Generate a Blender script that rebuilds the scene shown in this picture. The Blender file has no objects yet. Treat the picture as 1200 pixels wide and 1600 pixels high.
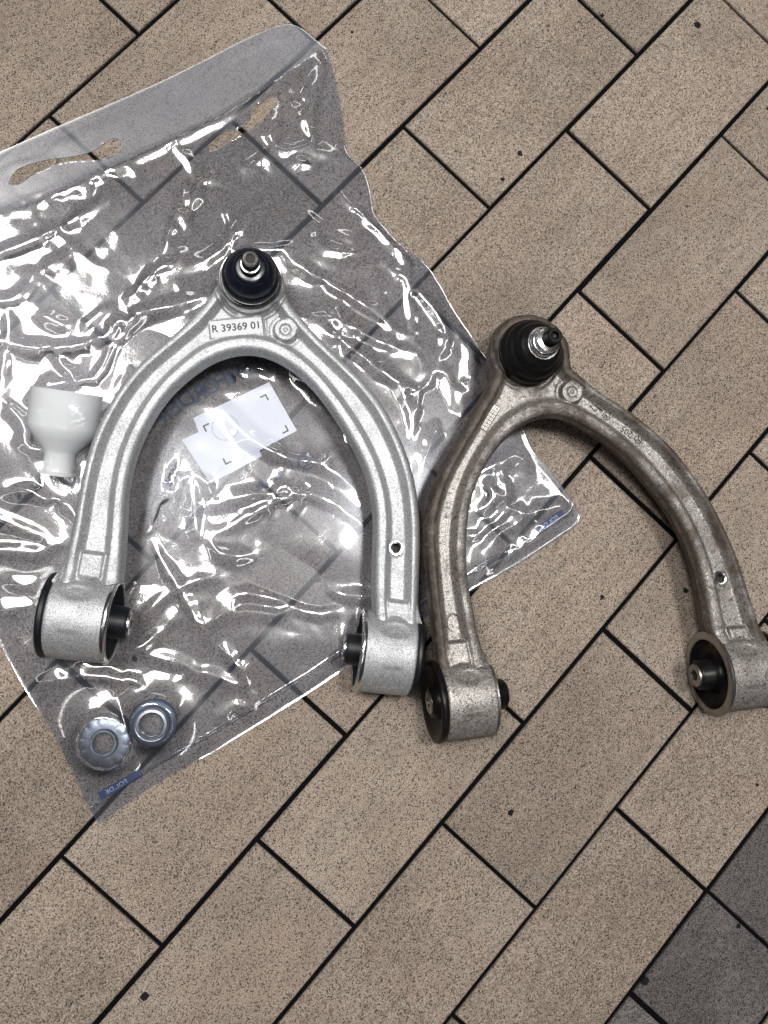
import bpy, math, random
import numpy as np
from mathutils import Matrix, Vector

random.seed(7)
rng = np.random.default_rng(11)
scene = bpy.context.scene
C = scene.collection

# ------------------------------------------------------------------ camera
F_PX, CAM_H = 1250.0, 0.6283
CAM_R = np.array([[0.9920532, -0.0057650, -0.1256871],
                  [-0.0057650, 0.9958178, -0.0911790],
                  [0.1256871, 0.0911790, 0.9878710]])
cam_d = bpy.data.cameras.new('camera')
cam_d.sensor_fit = 'VERTICAL'
cam_d.sensor_height = 32.0
cam_d.lens = F_PX / 1600.0 * 32.0
cam_d.clip_start, cam_d.clip_end = 0.02, 50
cam = bpy.data.objects.new('camera', cam_d)
C.objects.link(cam)
cam.matrix_world = Matrix.Translation((0, 0, CAM_H)) @ Matrix([list(r) for r in CAM_R]).to_4x4()
scene.camera = cam

# ------------------------------------------------------------------ light: workshop ceiling tubes
w = bpy.data.worlds.new('World')
scene.world = w
w.use_nodes = True
w.node_tree.nodes['Background'].inputs[0].default_value = (0.86, 0.93, 1.0, 1)
w.node_tree.nodes['Background'].inputs[1].default_value = 0.03


def strip(name, loc, sx, sy, power, col=(1.0, 0.985, 0.96), aim=(0.05, 0.05, 0)):
    d = bpy.data.lights.new(name, 'AREA')
    d.shape = 'RECTANGLE'
    d.size, d.size_y, d.energy, d.color = sx, sy, power, col
    o = bpy.data.objects.new(name, d)
    C.objects.link(o)
    o.location = loc
    v = Vector(aim) - Vector(loc)
    o.rotation_euler = v.to_track_quat('-Z', 'Y').to_euler()
    return o


strip('ceiling_panel', (0.34, 0.24, 1.75), 0.22, 0.30, 22, aim=(0.3, 0.2, 0))
strip('ceiling_panel', (-0.38, 0.33, 1.75), 0.27, 0.42, 16, aim=(-0.3, 0.3, 0))
strip('ceiling_panel', (-1.05, 1.00, 2.4), 0.58, 0.95, 28, aim=(-0.9, 0.8, 0))
strip('ceiling_panel', (1.30, 0.70, 2.4), 0.16, 1.2, 8, aim=(1.0, 0.6, 0))
strip('ceiling_panel', (0.05, 2.60, 2.4), 1.6, 0.14, 5, aim=(0.0, 2.0, 0))
strip('ceiling_panel', (0.65, -1.10, 2.4), 1.2, 0.10, 4, aim=(0.3, -0.9, 0))
strip('ceiling_tube', (-1.75, -0.2, 2.4), 0.05, 2.0, 3, aim=(-1.3, -0.1, 0))

cy = scene.cycles
cy.max_bounces, cy.diffuse_bounces, cy.glossy_bounces, cy.transmission_bounces, cy.transparent_max_bounces = 5, 2, 3, 3, 12
cy.use_adaptive_sampling = True
cy.adaptive_threshold = 0.02
cy.caustics_reflective = False
cy.caustics_refractive = False
vs = scene.view_settings
vs.view_transform = 'Standard'
vs.look = 'None'
vs.exposure = -0.04
vs.gamma = 1.0
vs.use_curve_mapping = False


# ------------------------------------------------------------------ helpers
def at(px, py, z=0.0):
    """measured photo point -> place on the level z (metres)"""
    d = CAM_R @ np.array([(px - 600) / F_PX, -(py - 800) / F_PX, -1.0])
    t = (z - CAM_H) / d[2]
    return np.array([d[0] * t, d[1] * t])


def atl(pts, z=0.0):
    return np.array([at(a, b, z) for a, b in pts])


def empty(name, loc=(0, 0, 0), rz=0.0, label=None, cat=None, group=None):
    o = bpy.data.objects.new(name, None)
    C.objects.link(o)
    o.empty_display_size = 0.02
    o.location = loc
    o.rotation_euler = (0, 0, rz)
    if label:
        o['label'] = label
        o['category'] = cat
    if group:
        o['group'] = group
    return o


def mobj(name, verts, faces, mat, parent=None, smooth=True, angle=None):
    me = bpy.data.meshes.new(name)
    me.from_pydata([tuple(map(float, v)) for v in verts], [], [tuple(map(int, f)) for f in faces])
    me.validate()
    if smooth:
        me.polygons.foreach_set('use_smooth', [True] * len(me.polygons))
        if angle:
            me.set_sharp_from_angle(angle=math.radians(angle))
    me.materials.append(mat)
    o = bpy.data.objects.new(name, me)
    C.objects.link(o)
    if parent:
        o.parent = parent
    return o


def grid_faces(ns, nt, wrap_t=False, base=0):
    f = []
    m = nt if wrap_t else nt - 1
    for i in range(ns - 1):
        for j in range(m):
            a = base + i * nt + j
            b = base + i * nt + (j + 1) % nt
            f.append((a, b, b + nt, a + nt))
    return f


def lathe(profile, n=64):
    """profile (r, z) from bottom to top; open ends are capped when r>0"""
    V, Fc = [], []
    for r, z in profile:
        for k in range(n):
            a = 2 * math.pi * k / n
            V.append((r * math.cos(a), r * math.sin(a), z))
    for i in range(len(profile) - 1):
        for k in range(n):
            k2 = (k + 1) % n
            Fc.append((i * n + k, i * n + k2, (i + 1) * n + k2, (i + 1) * n + k))
    return V, Fc


def xf(V, M):
    return [tuple(M @ Vector(v)) for v in V]


def sstep(a, b, x):
    t = np.clip((x - a) / (b - a), 0, 1)
    return t * t * (3 - 2 * t)


def seg_dist(P, A, B):
    """distance of points P (n,2) to polyline given as segments A->B; returns dist, arc fraction"""
    best = np.full(len(P), 1e9)
    for a, b in zip(A, B):
        d = b - a
        L = d @ d + 1e-12
        t = np.clip(((P - a) @ d) / L, 0, 1)
        q = P - (a + t[:, None] * d)
        best = np.minimum(best, np.hypot(q[:, 0], q[:, 1]))
    return best


def smooth_curve(pts, n, sig=2.0):
    p = np.array(pts, float)
    s = np.r_[0, np.cumsum(np.linalg.norm(np.diff(p, axis=0), axis=1))]
    t = np.linspace(0, s[-1], n)
    # Catmull-Rom style: cubic via numpy finite-difference Hermite
    m = np.gradient(p, s, axis=0)
    out = np.zeros((n, 2))
    for i, tt in enumerate(t):
        k = min(max(np.searchsorted(s, tt) - 1, 0), len(s) - 2)
        h = s[k + 1] - s[k]
        u = (tt - s[k]) / h
        out[i] = ((2 * u**3 - 3 * u**2 + 1) * p[k] + (u**3 - 2 * u**2 + u) * h * m[k]
                  + (-2 * u**3 + 3 * u**2) * p[k + 1] + (u**3 - u**2) * h * m[k + 1])
    if sig > 0:
        kx = np.arange(-int(4 * sig), int(4 * sig) + 1)
        ker = np.exp(-kx**2 / (2 * sig**2)); ker /= ker.sum()
        pad = len(kx) // 2
        ext = np.r_[2 * out[0] - out[1:pad + 1][::-1], out, 2 * out[-1] - out[-pad - 1:-1][::-1]]
        out = np.stack([np.convolve(ext[:, c], ker, 'valid') for c in (0, 1)], 1)
    return out


def arc_resample(c, n):
    s = np.r_[0, np.cumsum(np.linalg.norm(np.diff(c, axis=0), axis=1))]
    t = np.linspace(0, s[-1], n)
    return np.stack([np.interp(t, s, c[:, 0]), np.interp(t, s, c[:, 1])], 1)


def text_shape(body, size, bold=0.0):
    """letters as a flat mesh (verts centred on 0, faces)"""
    cu = bpy.data.curves.new('letters', 'FONT')
    cu.body = body
    cu.size = size
    cu.align_x = 'CENTER'
    cu.align_y = 'CENTER'
    cu.resolution_u = 3
    cu.offset = bold
    o = bpy.data.objects.new('letters', cu)
    C.objects.link(o)
    bpy.context.view_layer.update()
    dg = bpy.context.evaluated_depsgraph_get()
    me = bpy.data.meshes.new_from_object(o.evaluated_get(dg))
    V = np.array([v.co[:] for v in me.vertices])
    Fc = [tuple(p.vertices) for p in me.polygons]
    bpy.data.objects.remove(o)
    bpy.data.curves.remove(cu)
    bpy.data.meshes.remove(me)
    return V, Fc


# ------------------------------------------------------------------ materials
class NT:
    def __init__(s, name):
        s.m = bpy.data.materials.new(name)
        s.m.use_nodes = True
        s.t = s.m.node_tree
        s.t.nodes.clear()
        s.out = s.t.nodes.new('ShaderNodeOutputMaterial')

    def n(s, typ, **kw):
        nd = s.t.nodes.new('ShaderNode' + typ)
        for k, v in kw.items():
            if k.startswith('i_'):
                key = k[2:]
                key = int(key) if key.isdigit() else key.replace('_', ' ')
                if isinstance(v, bpy.types.NodeSocket):
                    s.t.links.new(v, nd.inputs[key])
                else:
                    nd.inputs[key].default_value = v
            else:
                setattr(nd, k, v)
        return nd

    def l(s, a, b):
        s.t.links.new(a, b)

    def ramp(s, fac, stops, interp='LINEAR'):
        r = s.n('ValToRGB')
        r.color_ramp.interpolation = interp
        e = r.color_ramp.elements
        while len(e) < len(stops):
            e.new(0.5)
        for el, (p, c) in zip(e, stops):
            el.position = p
            el.color = (c, c, c, 1) if isinstance(c, (int, float)) else (*c, 1)
        s.l(fac, r.inputs[0])
        return r.outputs[0]

    def mixc(s, fac, a, b, mode='MIX'):
        m = s.n('Mix', data_type='RGBA', blend_type=mode)
        for sock, v in ((m.inputs[0], fac), (m.inputs[6], a), (m.inputs[7], b)):
            if isinstance(v, bpy.types.NodeSocket):
                s.l(v, sock)
            elif isinstance(v, (int, float)):
                sock.default_value = v
            else:
                sock.default_value = (*v, 1)
        return m.outputs[2]

    def math(s, op, a, b=0.0, clamp=False):
        m = s.n('Math', operation=op, use_clamp=clamp)
        for i, v in enumerate((a, b)):
            if isinstance(v, bpy.types.NodeSocket):
                s.l(v, m.inputs[i])
            else:
                m.inputs[i].default_value = v
        return m.outputs[0]

    def noise(s, vec, scale, detail=2.0, rough=0.5):
        return s.n('TexNoise', i_Vector=vec, i_Scale=scale, i_Detail=detail, i_Roughness=rough).outputs[0]

    def bump(s, h, strength, dist):
        return s.n('Bump', i_Height=h, i_Strength=strength, i_Distance=dist).outputs[0]

    def finish(s, shader):
        s.l(shader, s.out.inputs[0])
        return s.m


def simple(name, col, rough=0.5, metal=0.0, bump_scale=None, bump_d=0.0002, var=0.15, vscale=120, **kw):
    t = NT(name)
    co = t.n('TexCoord').outputs['Object']
    nz = t.noise(co, vscale, 4)
    c2 = tuple(max(0, c * (1 - 2 * var)) for c in col)
    c1 = tuple(min(1, c * (1 + var)) for c in col)
    cc = t.mixc(nz, c2, c1)
    p = t.n('BsdfPrincipled', i_Base_Color=cc, i_Metallic=metal)
    t.l(t.math('ADD', t.math('MULTIPLY', nz, 0.2), rough - 0.1), p.inputs['Roughness'])
    if bump_scale:
        t.l(t.bump(t.noise(co, bump_scale, 3), 0.5, bump_d), p.inputs['Normal'])
    for k, v in kw.items():
        p.inputs[k.replace('_', ' ')].default_value = v
    return t.finish(p.outputs[0])


def tile_material(name, base, light, speck, warm):
    t = NT(name)
    co = t.n('TexCoord').outputs['Object']
    rnd = t.n('ObjectInfo').outputs['Random']
    sh = t.n('CombineXYZ', i_X=t.math('MULTIPLY', rnd, 7.3), i_Y=t.math('MULTIPLY', rnd, 3.1), i_Z=rnd)
    v = t.n('VectorMath', operation='ADD')
    t.l(co, v.inputs[0]); t.l(sh.outputs[0], v.inputs[1])
    v = v.outputs[0]
    # body: mottled granite-like porcelain
    m1 = t.noise(v, 18, 3)
    m2 = t.noise(v, 260, 3, 0.6)
    m3 = t.noise(v, 1100, 2, 0.7)
    c = t.mixc(t.ramp(m2, [(0.33, 0.0), (0.67, 1.0)]), base, light)
    c = t.mixc(t.ramp(m1, [(0.35, 0.0), (0.66, 0.75)]), c, warm)
    cl = t.noise(v, 7, 5, 0.6)
    c = t.mixc(t.ramp(cl, [(0.40, 0.45), (0.56, 0.0)]), c, tuple(b * 0.62 for b in base))
    c = t.mixc(t.ramp(cl, [(0.55, 0.0), (0.72, 0.30)]), c, tuple(l * 1.12 for l in light))
    c = t.mixc(t.ramp(m3, [(0.36, 0.85), (0.49, 0.0)]), c, tuple(b * 0.33 for b in base))
    c = t.mixc(t.ramp(m3, [(0.52, 0.0), (0.66, 0.60)]), c, tuple(min(1, l * 1.5) for l in light))
    # streaks of wear
    mp = t.n('Mapping', i_Scale=(8, 60, 20)); t.l(v, mp.inputs[0])
    st = t.noise(mp.outputs[0], 3.0, 4, 0.6)
    c = t.mixc(t.ramp(st, [(0.47, 0.0), (0.70, 0.45)]), c, tuple(b * 0.65 for b in base))
    # dark specks: small voronoi grains of random size
    vo = t.n('TexVoronoi', i_Scale=1050.0, i_Vector=v)
    sz = t.n('SeparateColor'); t.l(vo.outputs['Color'], sz.inputs[0])
    thr = t.math('MULTIPLY', t.math('POWER', sz.outputs[0], 2.5), 0.76)
    dark = t.math('LESS_THAN', vo.outputs['Distance'], thr)
    c = t.mixc(t.math('MULTIPLY', dark, 0.86), c, speck)
    # sparse black inclusions
    vo2 = t.n('TexVoronoi', i_Scale=33.0, i_Vector=v)
    sz2 = t.n('SeparateColor'); t.l(vo2.outputs['Color'], sz2.inputs[0])
    d2 = t.math('ADD', vo2.outputs['Distance'], t.math('MULTIPLY', t.math('SUBTRACT', t.noise(v, 420, 2), 0.5), 0.11))
    thr2 = t.math('MULTIPLY', t.math('SUBTRACT', sz2.outputs[1], 0.50, True), 0.24)
    big = t.math('LESS_THAN', d2, thr2)
    c = t.mixc(big, c, (0.012, 0.011, 0.012))
    # per-tile tone
    tone = t.math('ADD', t.math('MULTIPLY', rnd, 0.18), 0.90)
    hs = t.n('HueSaturation', i_Color=c, i_Value=tone)
    p = t.n('BsdfPrincipled', i_Base_Color=hs.outputs[0])
    p.inputs['Specular IOR Level'].default_value = 0.06
    t.l(t.ramp(m1, [(0.3, 0.50), (0.7, 0.64)]), p.inputs['Roughness'])
    hh = t.math('SUBTRACT', t.math('MULTIPLY', m2, 0.6), t.math('MULTIPLY', dark, 0.35))
    t.l(t.bump(hh, 0.5, 0.0003), p.inputs['Normal'])
    return t.finish(p.outputs[0])


M = {}
M['tile'] = tile_material('beige_porcelain', (0.226, 0.184, 0.148), (0.335, 0.283, 0.234), (0.022, 0.019, 0.017), (0.270, 0.206, 0.166))
M['tile_dark'] = tile_material('grey_porcelain', (0.098, 0.088, 0.085), (0.19, 0.174, 0.168), (0.012, 0.011, 0.011), (0.095, 0.080, 0.074))
M['grout'] = simple('black_grout', (0.005, 0.005, 0.006), 0.9, 0, 900, 0.0006, Specular_IOR_Level=0.0)


def cast_metal(name):
    t = NT(name)
    co = t.n('TexCoord').outputs['Object']
    g = t.noise(co, 1250, 2, 0.65)
    b = t.noise(co, 60, 4)
    c = t.mixc(t.ramp(g, [(0.32, 0.0), (0.66, 1.0)]), (0.16, 0.165, 0.173), (0.61, 0.615, 0.63))
    c = t.mixc(t.ramp(b, [(0.45, 0.0), (0.8, 0.35)]), c, (0.22, 0.225, 0.235))
    # a few handling marks
    vo = t.n('TexVoronoi', i_Scale=70.0, i_Vector=co)
    sz = t.n('SeparateColor'); t.l(vo.outputs['Color'], sz.inputs[0])
    mk = t.math('LESS_THAN', t.math('ADD', vo.outputs['Distance'], t.math('MULTIPLY', t.noise(co, 500, 2), 0.2)),
                t.math('MULTIPLY', t.math('SUBTRACT', sz.outputs[0], 0.80, True), 0.9))
    c = t.mixc(t.math('MULTIPLY', mk, 0.7), c, (0.09, 0.09, 0.095))
    p = t.n('BsdfPrincipled', i_Base_Color=c, i_Metallic=0.62)
    t.l(t.ramp(b, [(0.3, 0.50), (0.7, 0.60)]), p.inputs['Roughness'])
    t.l(t.bump(g, 0.55, 0.00035), p.inputs['Normal'])
    return t.finish(p.outputs[0])


def dirty_metal(name):
    t = NT(name)
    co = t.n('TexCoord').outputs['Object']
    g = t.noise(co, 1000, 2, 0.65)
    b = t.noise(co, 34, 6, 0.62)
    b2 = t.noise(co, 130, 5, 0.7)
    b3 = t.noise(co, 9, 3, 0.5)
    c = t.mixc(t.ramp(g, [(0.34, 0.0), (0.64, 1.0)]), (0.12, 0.113, 0.105), (0.43, 0.41, 0.385))
    grime = t.math('ADD', t.math('MULTIPLY', b, 0.6), t.math('ADD', t.math('MULTIPLY', b2, 0.35), t.math('MULTIPLY', b3, 0.25)))
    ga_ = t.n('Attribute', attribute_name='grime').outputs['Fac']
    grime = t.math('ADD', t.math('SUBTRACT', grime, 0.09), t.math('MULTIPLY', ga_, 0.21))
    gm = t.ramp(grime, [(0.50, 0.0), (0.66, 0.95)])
    dirt = t.mixc(t.ramp(b2, [(0.4, 0.0), (0.65, 1.0)]), (0.022, 0.015, 0.011), (0.090, 0.066, 0.050))
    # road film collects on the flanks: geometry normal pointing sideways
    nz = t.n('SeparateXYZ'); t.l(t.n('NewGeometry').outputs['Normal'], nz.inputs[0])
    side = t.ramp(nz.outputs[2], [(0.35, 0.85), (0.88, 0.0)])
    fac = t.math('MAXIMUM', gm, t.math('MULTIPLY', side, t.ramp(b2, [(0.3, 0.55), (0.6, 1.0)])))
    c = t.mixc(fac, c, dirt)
    sp = t.ramp(t.noise(co, 380, 3, 0.7), [(0.555, 0.0), (0.635, 0.75)])
    c = t.mixc(sp, c, (0.030, 0.024, 0.020))
    p = t.n('BsdfPrincipled', i_Base_Color=c)
    t.l(t.math('SUBTRACT', 0.58, t.math('MULTIPLY', fac, 0.50)), p.inputs['Metallic'])
    t.l(t.ramp(fac, [(0.0, 0.46), (1.0, 0.66)]), p.inputs['Roughness'])
    t.l(t.bump(t.math('ADD', g, t.math('MULTIPLY', b2, 1.5)), 0.6, 0.0004), p.inputs['Normal'])
    return t.finish(p.outputs[0])


M['alu_new'] = cast_metal('shot_blasted_aluminium')
M['alu_old'] = dirty_metal('weathered_aluminium')
M['machined'] = simple('machined_steel', (0.72, 0.72, 0.73), 0.22, 1.0, 700, 0.0001, 0.1)
M['machined_old'] = simple('worn_steel', (0.36, 0.34, 0.32), 0.34, 0.95, 500, 0.0003, 0.3)
M['dark_steel'] = simple('dark_steel', (0.30, 0.30, 0.30), 0.20, 1.0, 500, 0.0002, 0.3)
M['zinc'] = simple('zinc_plate', (0.27, 0.295, 0.34), 0.34, 0.9, 600, 0.0002, 0.2)
M['zinc_blue'] = simple('dark_zinc_plate', (0.055, 0.075, 0.11), 0.45, 0.5, 600, 0.0002, 0.2)
M['rubber'] = simple('black_rubber', (0.006, 0.007, 0.010), 0.42, 0, 400, 0.0002, 0.3, Specular_IOR_Level=0.35)
M['boot'] = simple('blue_black_boot', (0.004, 0.006, 0.012), 0.28, 0, 300, 0.0002, 0.3)
M['rubber_old'] = simple('greasy_rubber', (0.007, 0.0065, 0.0065), 0.36, 0, 160, 0.0005, 0.5, Specular_IOR_Level=0.16)
M['plate'] = simple('pale_plate', (0.40, 0.405, 0.42), 0.5, 0.4, 900, 0.0002, 0.12, 900)
M['ink'] = simple('black_ink', (0.012, 0.012, 0.014), 0.6)
M['ink_blue'] = simple('blue_print', (0.004, 0.026, 0.110), 0.5, var=0.25)
M['ink_blue_thin'] = simple('pale_blue_print', (0.010, 0.036, 0.105), 0.5, var=0.25)
M['print_pale'] = simple('pale_print', (0.42, 0.52, 0.68), 0.5, var=0.1)
M['paper'] = simple('white_paper', (0.78, 0.80, 0.84), 0.6, var=0.03)
M['paper_grey'] = simple('pale_grey_print', (0.60, 0.63, 0.69), 0.6, var=0.04)
M['stamp'] = simple('stamped_edge', (0.62, 0.59, 0.55), 0.45, 0.2, var=0.3, vscale=700)
M['stamp_dark'] = simple('dark_stamp_and_hole_shade', (0.022, 0.018, 0.015), 0.7, 0.2, var=0.3, vscale=700)  # stamped marks; also the painted shade in the threaded hole and stud socket


def film(name, haze, tint, rough=0.075, bscale=90, bdist=0.0012, haze_var=0.5, spec=1.9):
    """thin polythene: clear film with a two-sided surface reflection and a little milky scatter"""
    t = NT(name)
    co = t.n('TexCoord').outputs['Object']
    h = t.math('ADD', t.noise(co, bscale, 3, 0.55), t.math('MULTIPLY', t.noise(co, bscale * 5, 2), 0.08))
    nrm = t.bump(h, 0.07, bdist)
    fr = t.n('Fresnel', i_IOR=1.52); t.l(nrm, fr.inputs['Normal'])
    fac = t.math('MULTIPLY', fr.outputs[0], spec, True)
    tr = t.n('BsdfTransparent', i_Color=(*tint, 1))
    g1 = t.n('BsdfGlossy', i_Color=(1, 1, 1, 1), i_Roughness=rough); t.l(nrm, g1.inputs['Normal'])
    g2 = t.n('BsdfGlossy', i_Color=(1, 1, 1, 1), i_Roughness=rough + 0.20); t.l(nrm, g2.inputs['Normal'])
    gl = t.n('MixShader', i_0=0.17); t.l(g1.outputs[0], gl.inputs[1]); t.l(g2.outputs[0], gl.inputs[2])
    df = t.n('BsdfDiffuse', i_Color=(0.68, 0.73, 0.85, 1)); t.l(nrm, df.inputs['Normal'])
    tl = t.n('BsdfTranslucent', i_Color=(0.68, 0.73, 0.85, 1))
    sc = t.n('MixShader', i_0=0.5); t.l(df.outputs[0], sc.inputs[1]); t.l(tl.outputs[0], sc.inputs[2])
    hz = t.ramp(t.noise(co, 14, 4, 0.6), [(0.3, haze * (1 - haze_var)), (0.7, haze * (1 + haze_var))])
    m1 = t.n('MixShader'); t.l(hz, m1.inputs[0]); t.l(tr.outputs[0], m1.inputs[1]); t.l(sc.outputs[0], m1.inputs[2])
    m2 = t.n('MixShader'); t.l(fac, m2.inputs[0]); t.l(m1.outputs[0], m2.inputs[1]); t.l(gl.outputs[0], m2.inputs[2])
    return t.finish(m2.outputs[0])


M['film_front'] = film('clear_polythene', 0.042, (0.91, 0.925, 0.965), spec=2.9)
M['film_back'] = film('clear_polythene_back', 0.05, (0.90, 0.92, 0.965), 0.16, 40, 0.0006, spec=0.5)
M['film_header'] = film('milky_polythene', 0.15, (0.92, 0.935, 0.97), 0.26, 30, 0.0006, 0.2)

t = NT('translucent_white_plastic')
co = t.n('TexCoord').outputs['Object']
p = t.n('BsdfPrincipled', i_Base_Color=(0.93, 0.935, 0.945, 1), i_Roughness=0.16)
p.inputs['Subsurface Weight'].default_value = 0.0
p.inputs['Subsurface Radius'].default_value = (0.006, 0.006, 0.006)
p.inputs['Subsurface Scale'].default_value = 1.0
t.l(t.bump(t.noise(co, 120, 3), 0.2, 0.0004), p.inputs['Normal'])
tl = t.n('BsdfTranslucent', i_Color=(0.90, 0.91, 0.93, 1))
mx = t.n('MixShader', i_0=0.34); t.l(p.outputs[0], mx.inputs[1]); t.l(tl.outputs[0], mx.inputs[2])
tp = t.n('BsdfTransparent', i_Color=(0.93, 0.95, 0.97, 1))
mx2 = t.n('MixShader', i_0=0.38); t.l(mx.outputs[0], mx2.inputs[1]); t.l(tp.outputs[0], mx2.inputs[2])
M['cap'] = t.finish(mx2.outputs[0])

# ------------------------------------------------------------------ floor: tiles in half bond on black grout
TH = 0.8287627
ORG = np.array([0.0849619, 0.6658658])
TL, TW, GAP = 0.20, 0.1004956, 0.0037
UX = np.array([math.cos(TH), math.sin(TH)])
VX = np.array([-math.sin(TH), math.cos(TH)])

V, Fc = [], []
gs = 1.6
for (x, y) in ((-gs, -gs), (gs, -gs), (gs, gs), (-gs, gs)):
    V.append((x, y, -0.0028))
for (x, y) in ((-gs, -gs), (gs, -gs), (gs, gs), (-gs, gs)):
    V.append((x, y, -0.02))
floor = mobj('floor', V, [(0, 1, 2, 3), (7, 6, 5, 4), (0, 4, 5, 1), (1, 5, 6, 2), (2, 6, 7, 3), (3, 7, 4, 0)], M['grout'], smooth=False)
floor['kind'] = 'structure'
floor['label'] = 'beige speckled tile floor with black joints'


def tile_mesh(name, lx, ly, mat):
    b, hz = 0.0008, 0.0075
    V = []
    for (ex, z) in ((0, -hz), (0, -b), (b, 0)):
        for sx, sy in ((-1, -1), (1, -1), (1, 1), (-1, 1)):
            V.append((sx * (lx / 2 - ex), sy * (ly / 2 - ex), z))
    f = [(8, 9, 10, 11)]
    for r in (0, 4):
        for k in range(4):
            k2 = (k + 1) % 4
            f.append((r + k, r + k2, r + 4 + k2, r + 4 + k))
    me = bpy.data.meshes.new(name)
    me.from_pydata(V, [], f)
    me.materials.append(mat)
    return me


me_full = tile_mesh('tile', TL - GAP, TW - GAP, M['tile'])
me_sq = tile_mesh('tile_square', TL / 2 - GAP, TW - GAP, M['tile_dark'])
for k in range(-4, 12):
    step = 1 if k == 8 else 2
    for j in range(-14, 22):
        if step == 2 and (j - k) % 2:
            continue
        u = -(j + step / 2.0) * TL / 2
        v = -(k + 0.5) * TW
        c = ORG + UX * u + VX * v
        if abs(c[0]) > 0.62 or abs(c[1] - 0.03) > 0.80:
            continue
        o = bpy.data.objects.new('tile', me_sq if step == 1 else me_full)
        C.objects.link(o)
        o.parent = floor
        jit = 0.0006
        o.location = (c[0] + random.uniform(-jit, jit), c[1] + random.uniform(-jit, jit), random.uniform(-0.0003, 0.0))
        o.rotation_euler = (0, 0, TH + random.uniform(-0.0025, 0.0025))


# ------------------------------------------------------------------ control arms
def build_arm(name, label, m, ang, z0, O, I, ball, barrels, mats, feat, tilt, old):
    root = empty(name, (m[0], m[1], z0), math.radians(ang), label, 'control arm', 'suspension control arms on the floor')
    O = np.array(O, float); I = np.array(I, float)
    # run both legs down into their barrels
    n_o, n_i = 900, 900
    il, ir = feat['eye_idx']
    left = smooth_curve(np.r_[[O[0] + (O[0] - O[1]) * 0.9 * 27 / max(27, np.linalg.norm(O[0] - O[1]))], O[:il + 1]], n_o, 9)
    right = smooth_curve(np.r_[O[ir:], [O[-1] + (O[-1] - O[-2]) * 0.9]], n_o, 9)
    # around the eye
    bx, by = ball
    a0 = math.atan2(left[-1][1] - by, left[-1][0] - bx)
    a1 = math.atan2(right[0][1] - by, right[0][0] - bx)
    if a0 < 0:
        a0 += 2 * math.pi
    if a1 > a0:
        a1 -= 2 * math.pi
    r0 = np.linalg.norm(left[-1] - np.array(ball)); r1 = np.linalg.norm(right[0] - np.array(ball))
    eye = np.array([[bx + (r0 + (r1 - r0) * q) * 0.96 * math.cos(a0 + (a1 - a0) * q), by + (r0 + (r1 - r0) * q) * 0.96 * math.sin(a0 + (a1 - a0) * q)] for q in np.linspace(0.03, 0.97, 60)])
    inn = smooth_curve(np.r_[[I[0] + (I[0] - I[1]) * 1.2], I, [I[-1] + (I[-1] - I[-2]) * 1.2]], 2400, 14)
    iL = int(np.argmin(((inn - left[-1]) ** 2).sum(1)) - 40)
    iR = int(np.argmin(((inn - right[0]) ** 2).sum(1)) + 40)
    nl, ne, nr = 300, 120, 300
    OO = np.r_[arc_resample(left, nl), arc_resample(eye, ne), arc_resample(right, nr)]
    II = np.r_[arc_resample(inn[:iL], nl), arc_resample(inn[iL:iR], ne), arc_resample(inn[iR:], nr)]
    # both legs flare into their barrels
    for A_, B_ in ((OO, II), (II, OO)):
        q = sstep(40, 18, A_[:, 1])[:, None] * np.where(np.abs(A_[:, :1]) > 40, 1, 0)
        dn = A_ - B_
        dn = dn / np.linalg.norm(dn, axis=1)[:, None]
        A_ += dn * q * np.where(A_[:, :1] < 0, feat['flare'][0 if A_ is OO else 1], feat['flare'][2 if A_ is OO else 3]) * np.array([1.0, 0.0])
    ns = len(OO)
    nt = 76
    tt = np.linspace(0, 1, nt)
    tt = 0.5 - 0.5 * np.cos(np.pi * tt) * (0.55 + 0.45 * np.abs(np.cos(np.pi * tt)))
    tt = (tt - tt[0]) / (tt[-1] - tt[0])
    P = OO[:, None, :] * (1 - tt)[None, :, None] + II[:, None, :] * tt[None, :, None]
    flat = P.reshape(-1, 2)
    Od = np.r_[left[::14], eye[::6], right[::14]]
    Idd = inn[::16]
    do = seg_dist(flat, Od[:-1], Od[1:])
    di = seg_dist(flat, Idd[:-1], Idd[1:])
    x, y = flat[:, 0], flat[:, 1]
    zr, dep = 46.0, 7.0
    # width of the leg at that station sets the rim widths
    wid = np.linalg.norm(OO - II, axis=1)[:, None].repeat(nt, 1).reshape(-1)
    wid = np.minimum(wid, 42)
    ro, ri = 0.135 * wid, 0.19 * wid
    so = sstep(ro, ro + 6.2, do)
    si = sstep(ri, ri + 6.4, di)
    floorm = np.minimum(so, si)
    # eye: channel runs up to it
    rb = np.hypot(x - bx, y - by)
    chan = np.full_like(x, dep)
    # raised pads closing the channel at both ends
    for sgn, ye in ((-1, feat['pad'][0]), (1, feat['pad'][1])):
        leg = (x * sgn > 0)
        q = sstep(ye + 1.0, ye - 12.0, y)
        chan = np.where(leg, chan * (1 - 0.45 * q), chan)
        pl = np.abs((do - di) / 2 + 1.2)
        pm = sstep(9.0, 6.6, pl) * sstep(ye + 0.8, ye - 2.2, y) * sstep(ye - 21, ye - 16.5, y)
        chan = np.where(leg, chan * (1 - pm) + 0.9 * pm, chan)
        lat = (do - di) / 2 - 0.5
        rec = sstep(1.25, 0.55, np.hypot(lat / 9.0, (y - 21.5) / 6.0))
        chan = np.where(leg, chan + 3.0 * rec, chan)
    z = zr - chan * floorm
    # soft crown on the rims
    z -= 0.5 * (1 - so) * sstep(0, 1, 1 - do / np.maximum(ro, 1)) + 0.3 * (1 - si) * sstep(0, 1, 1 - di / np.maximum(ri, 1))
    z += 2.2 * np.exp(-((y - 24.0) / 5.0) ** 2)
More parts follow.
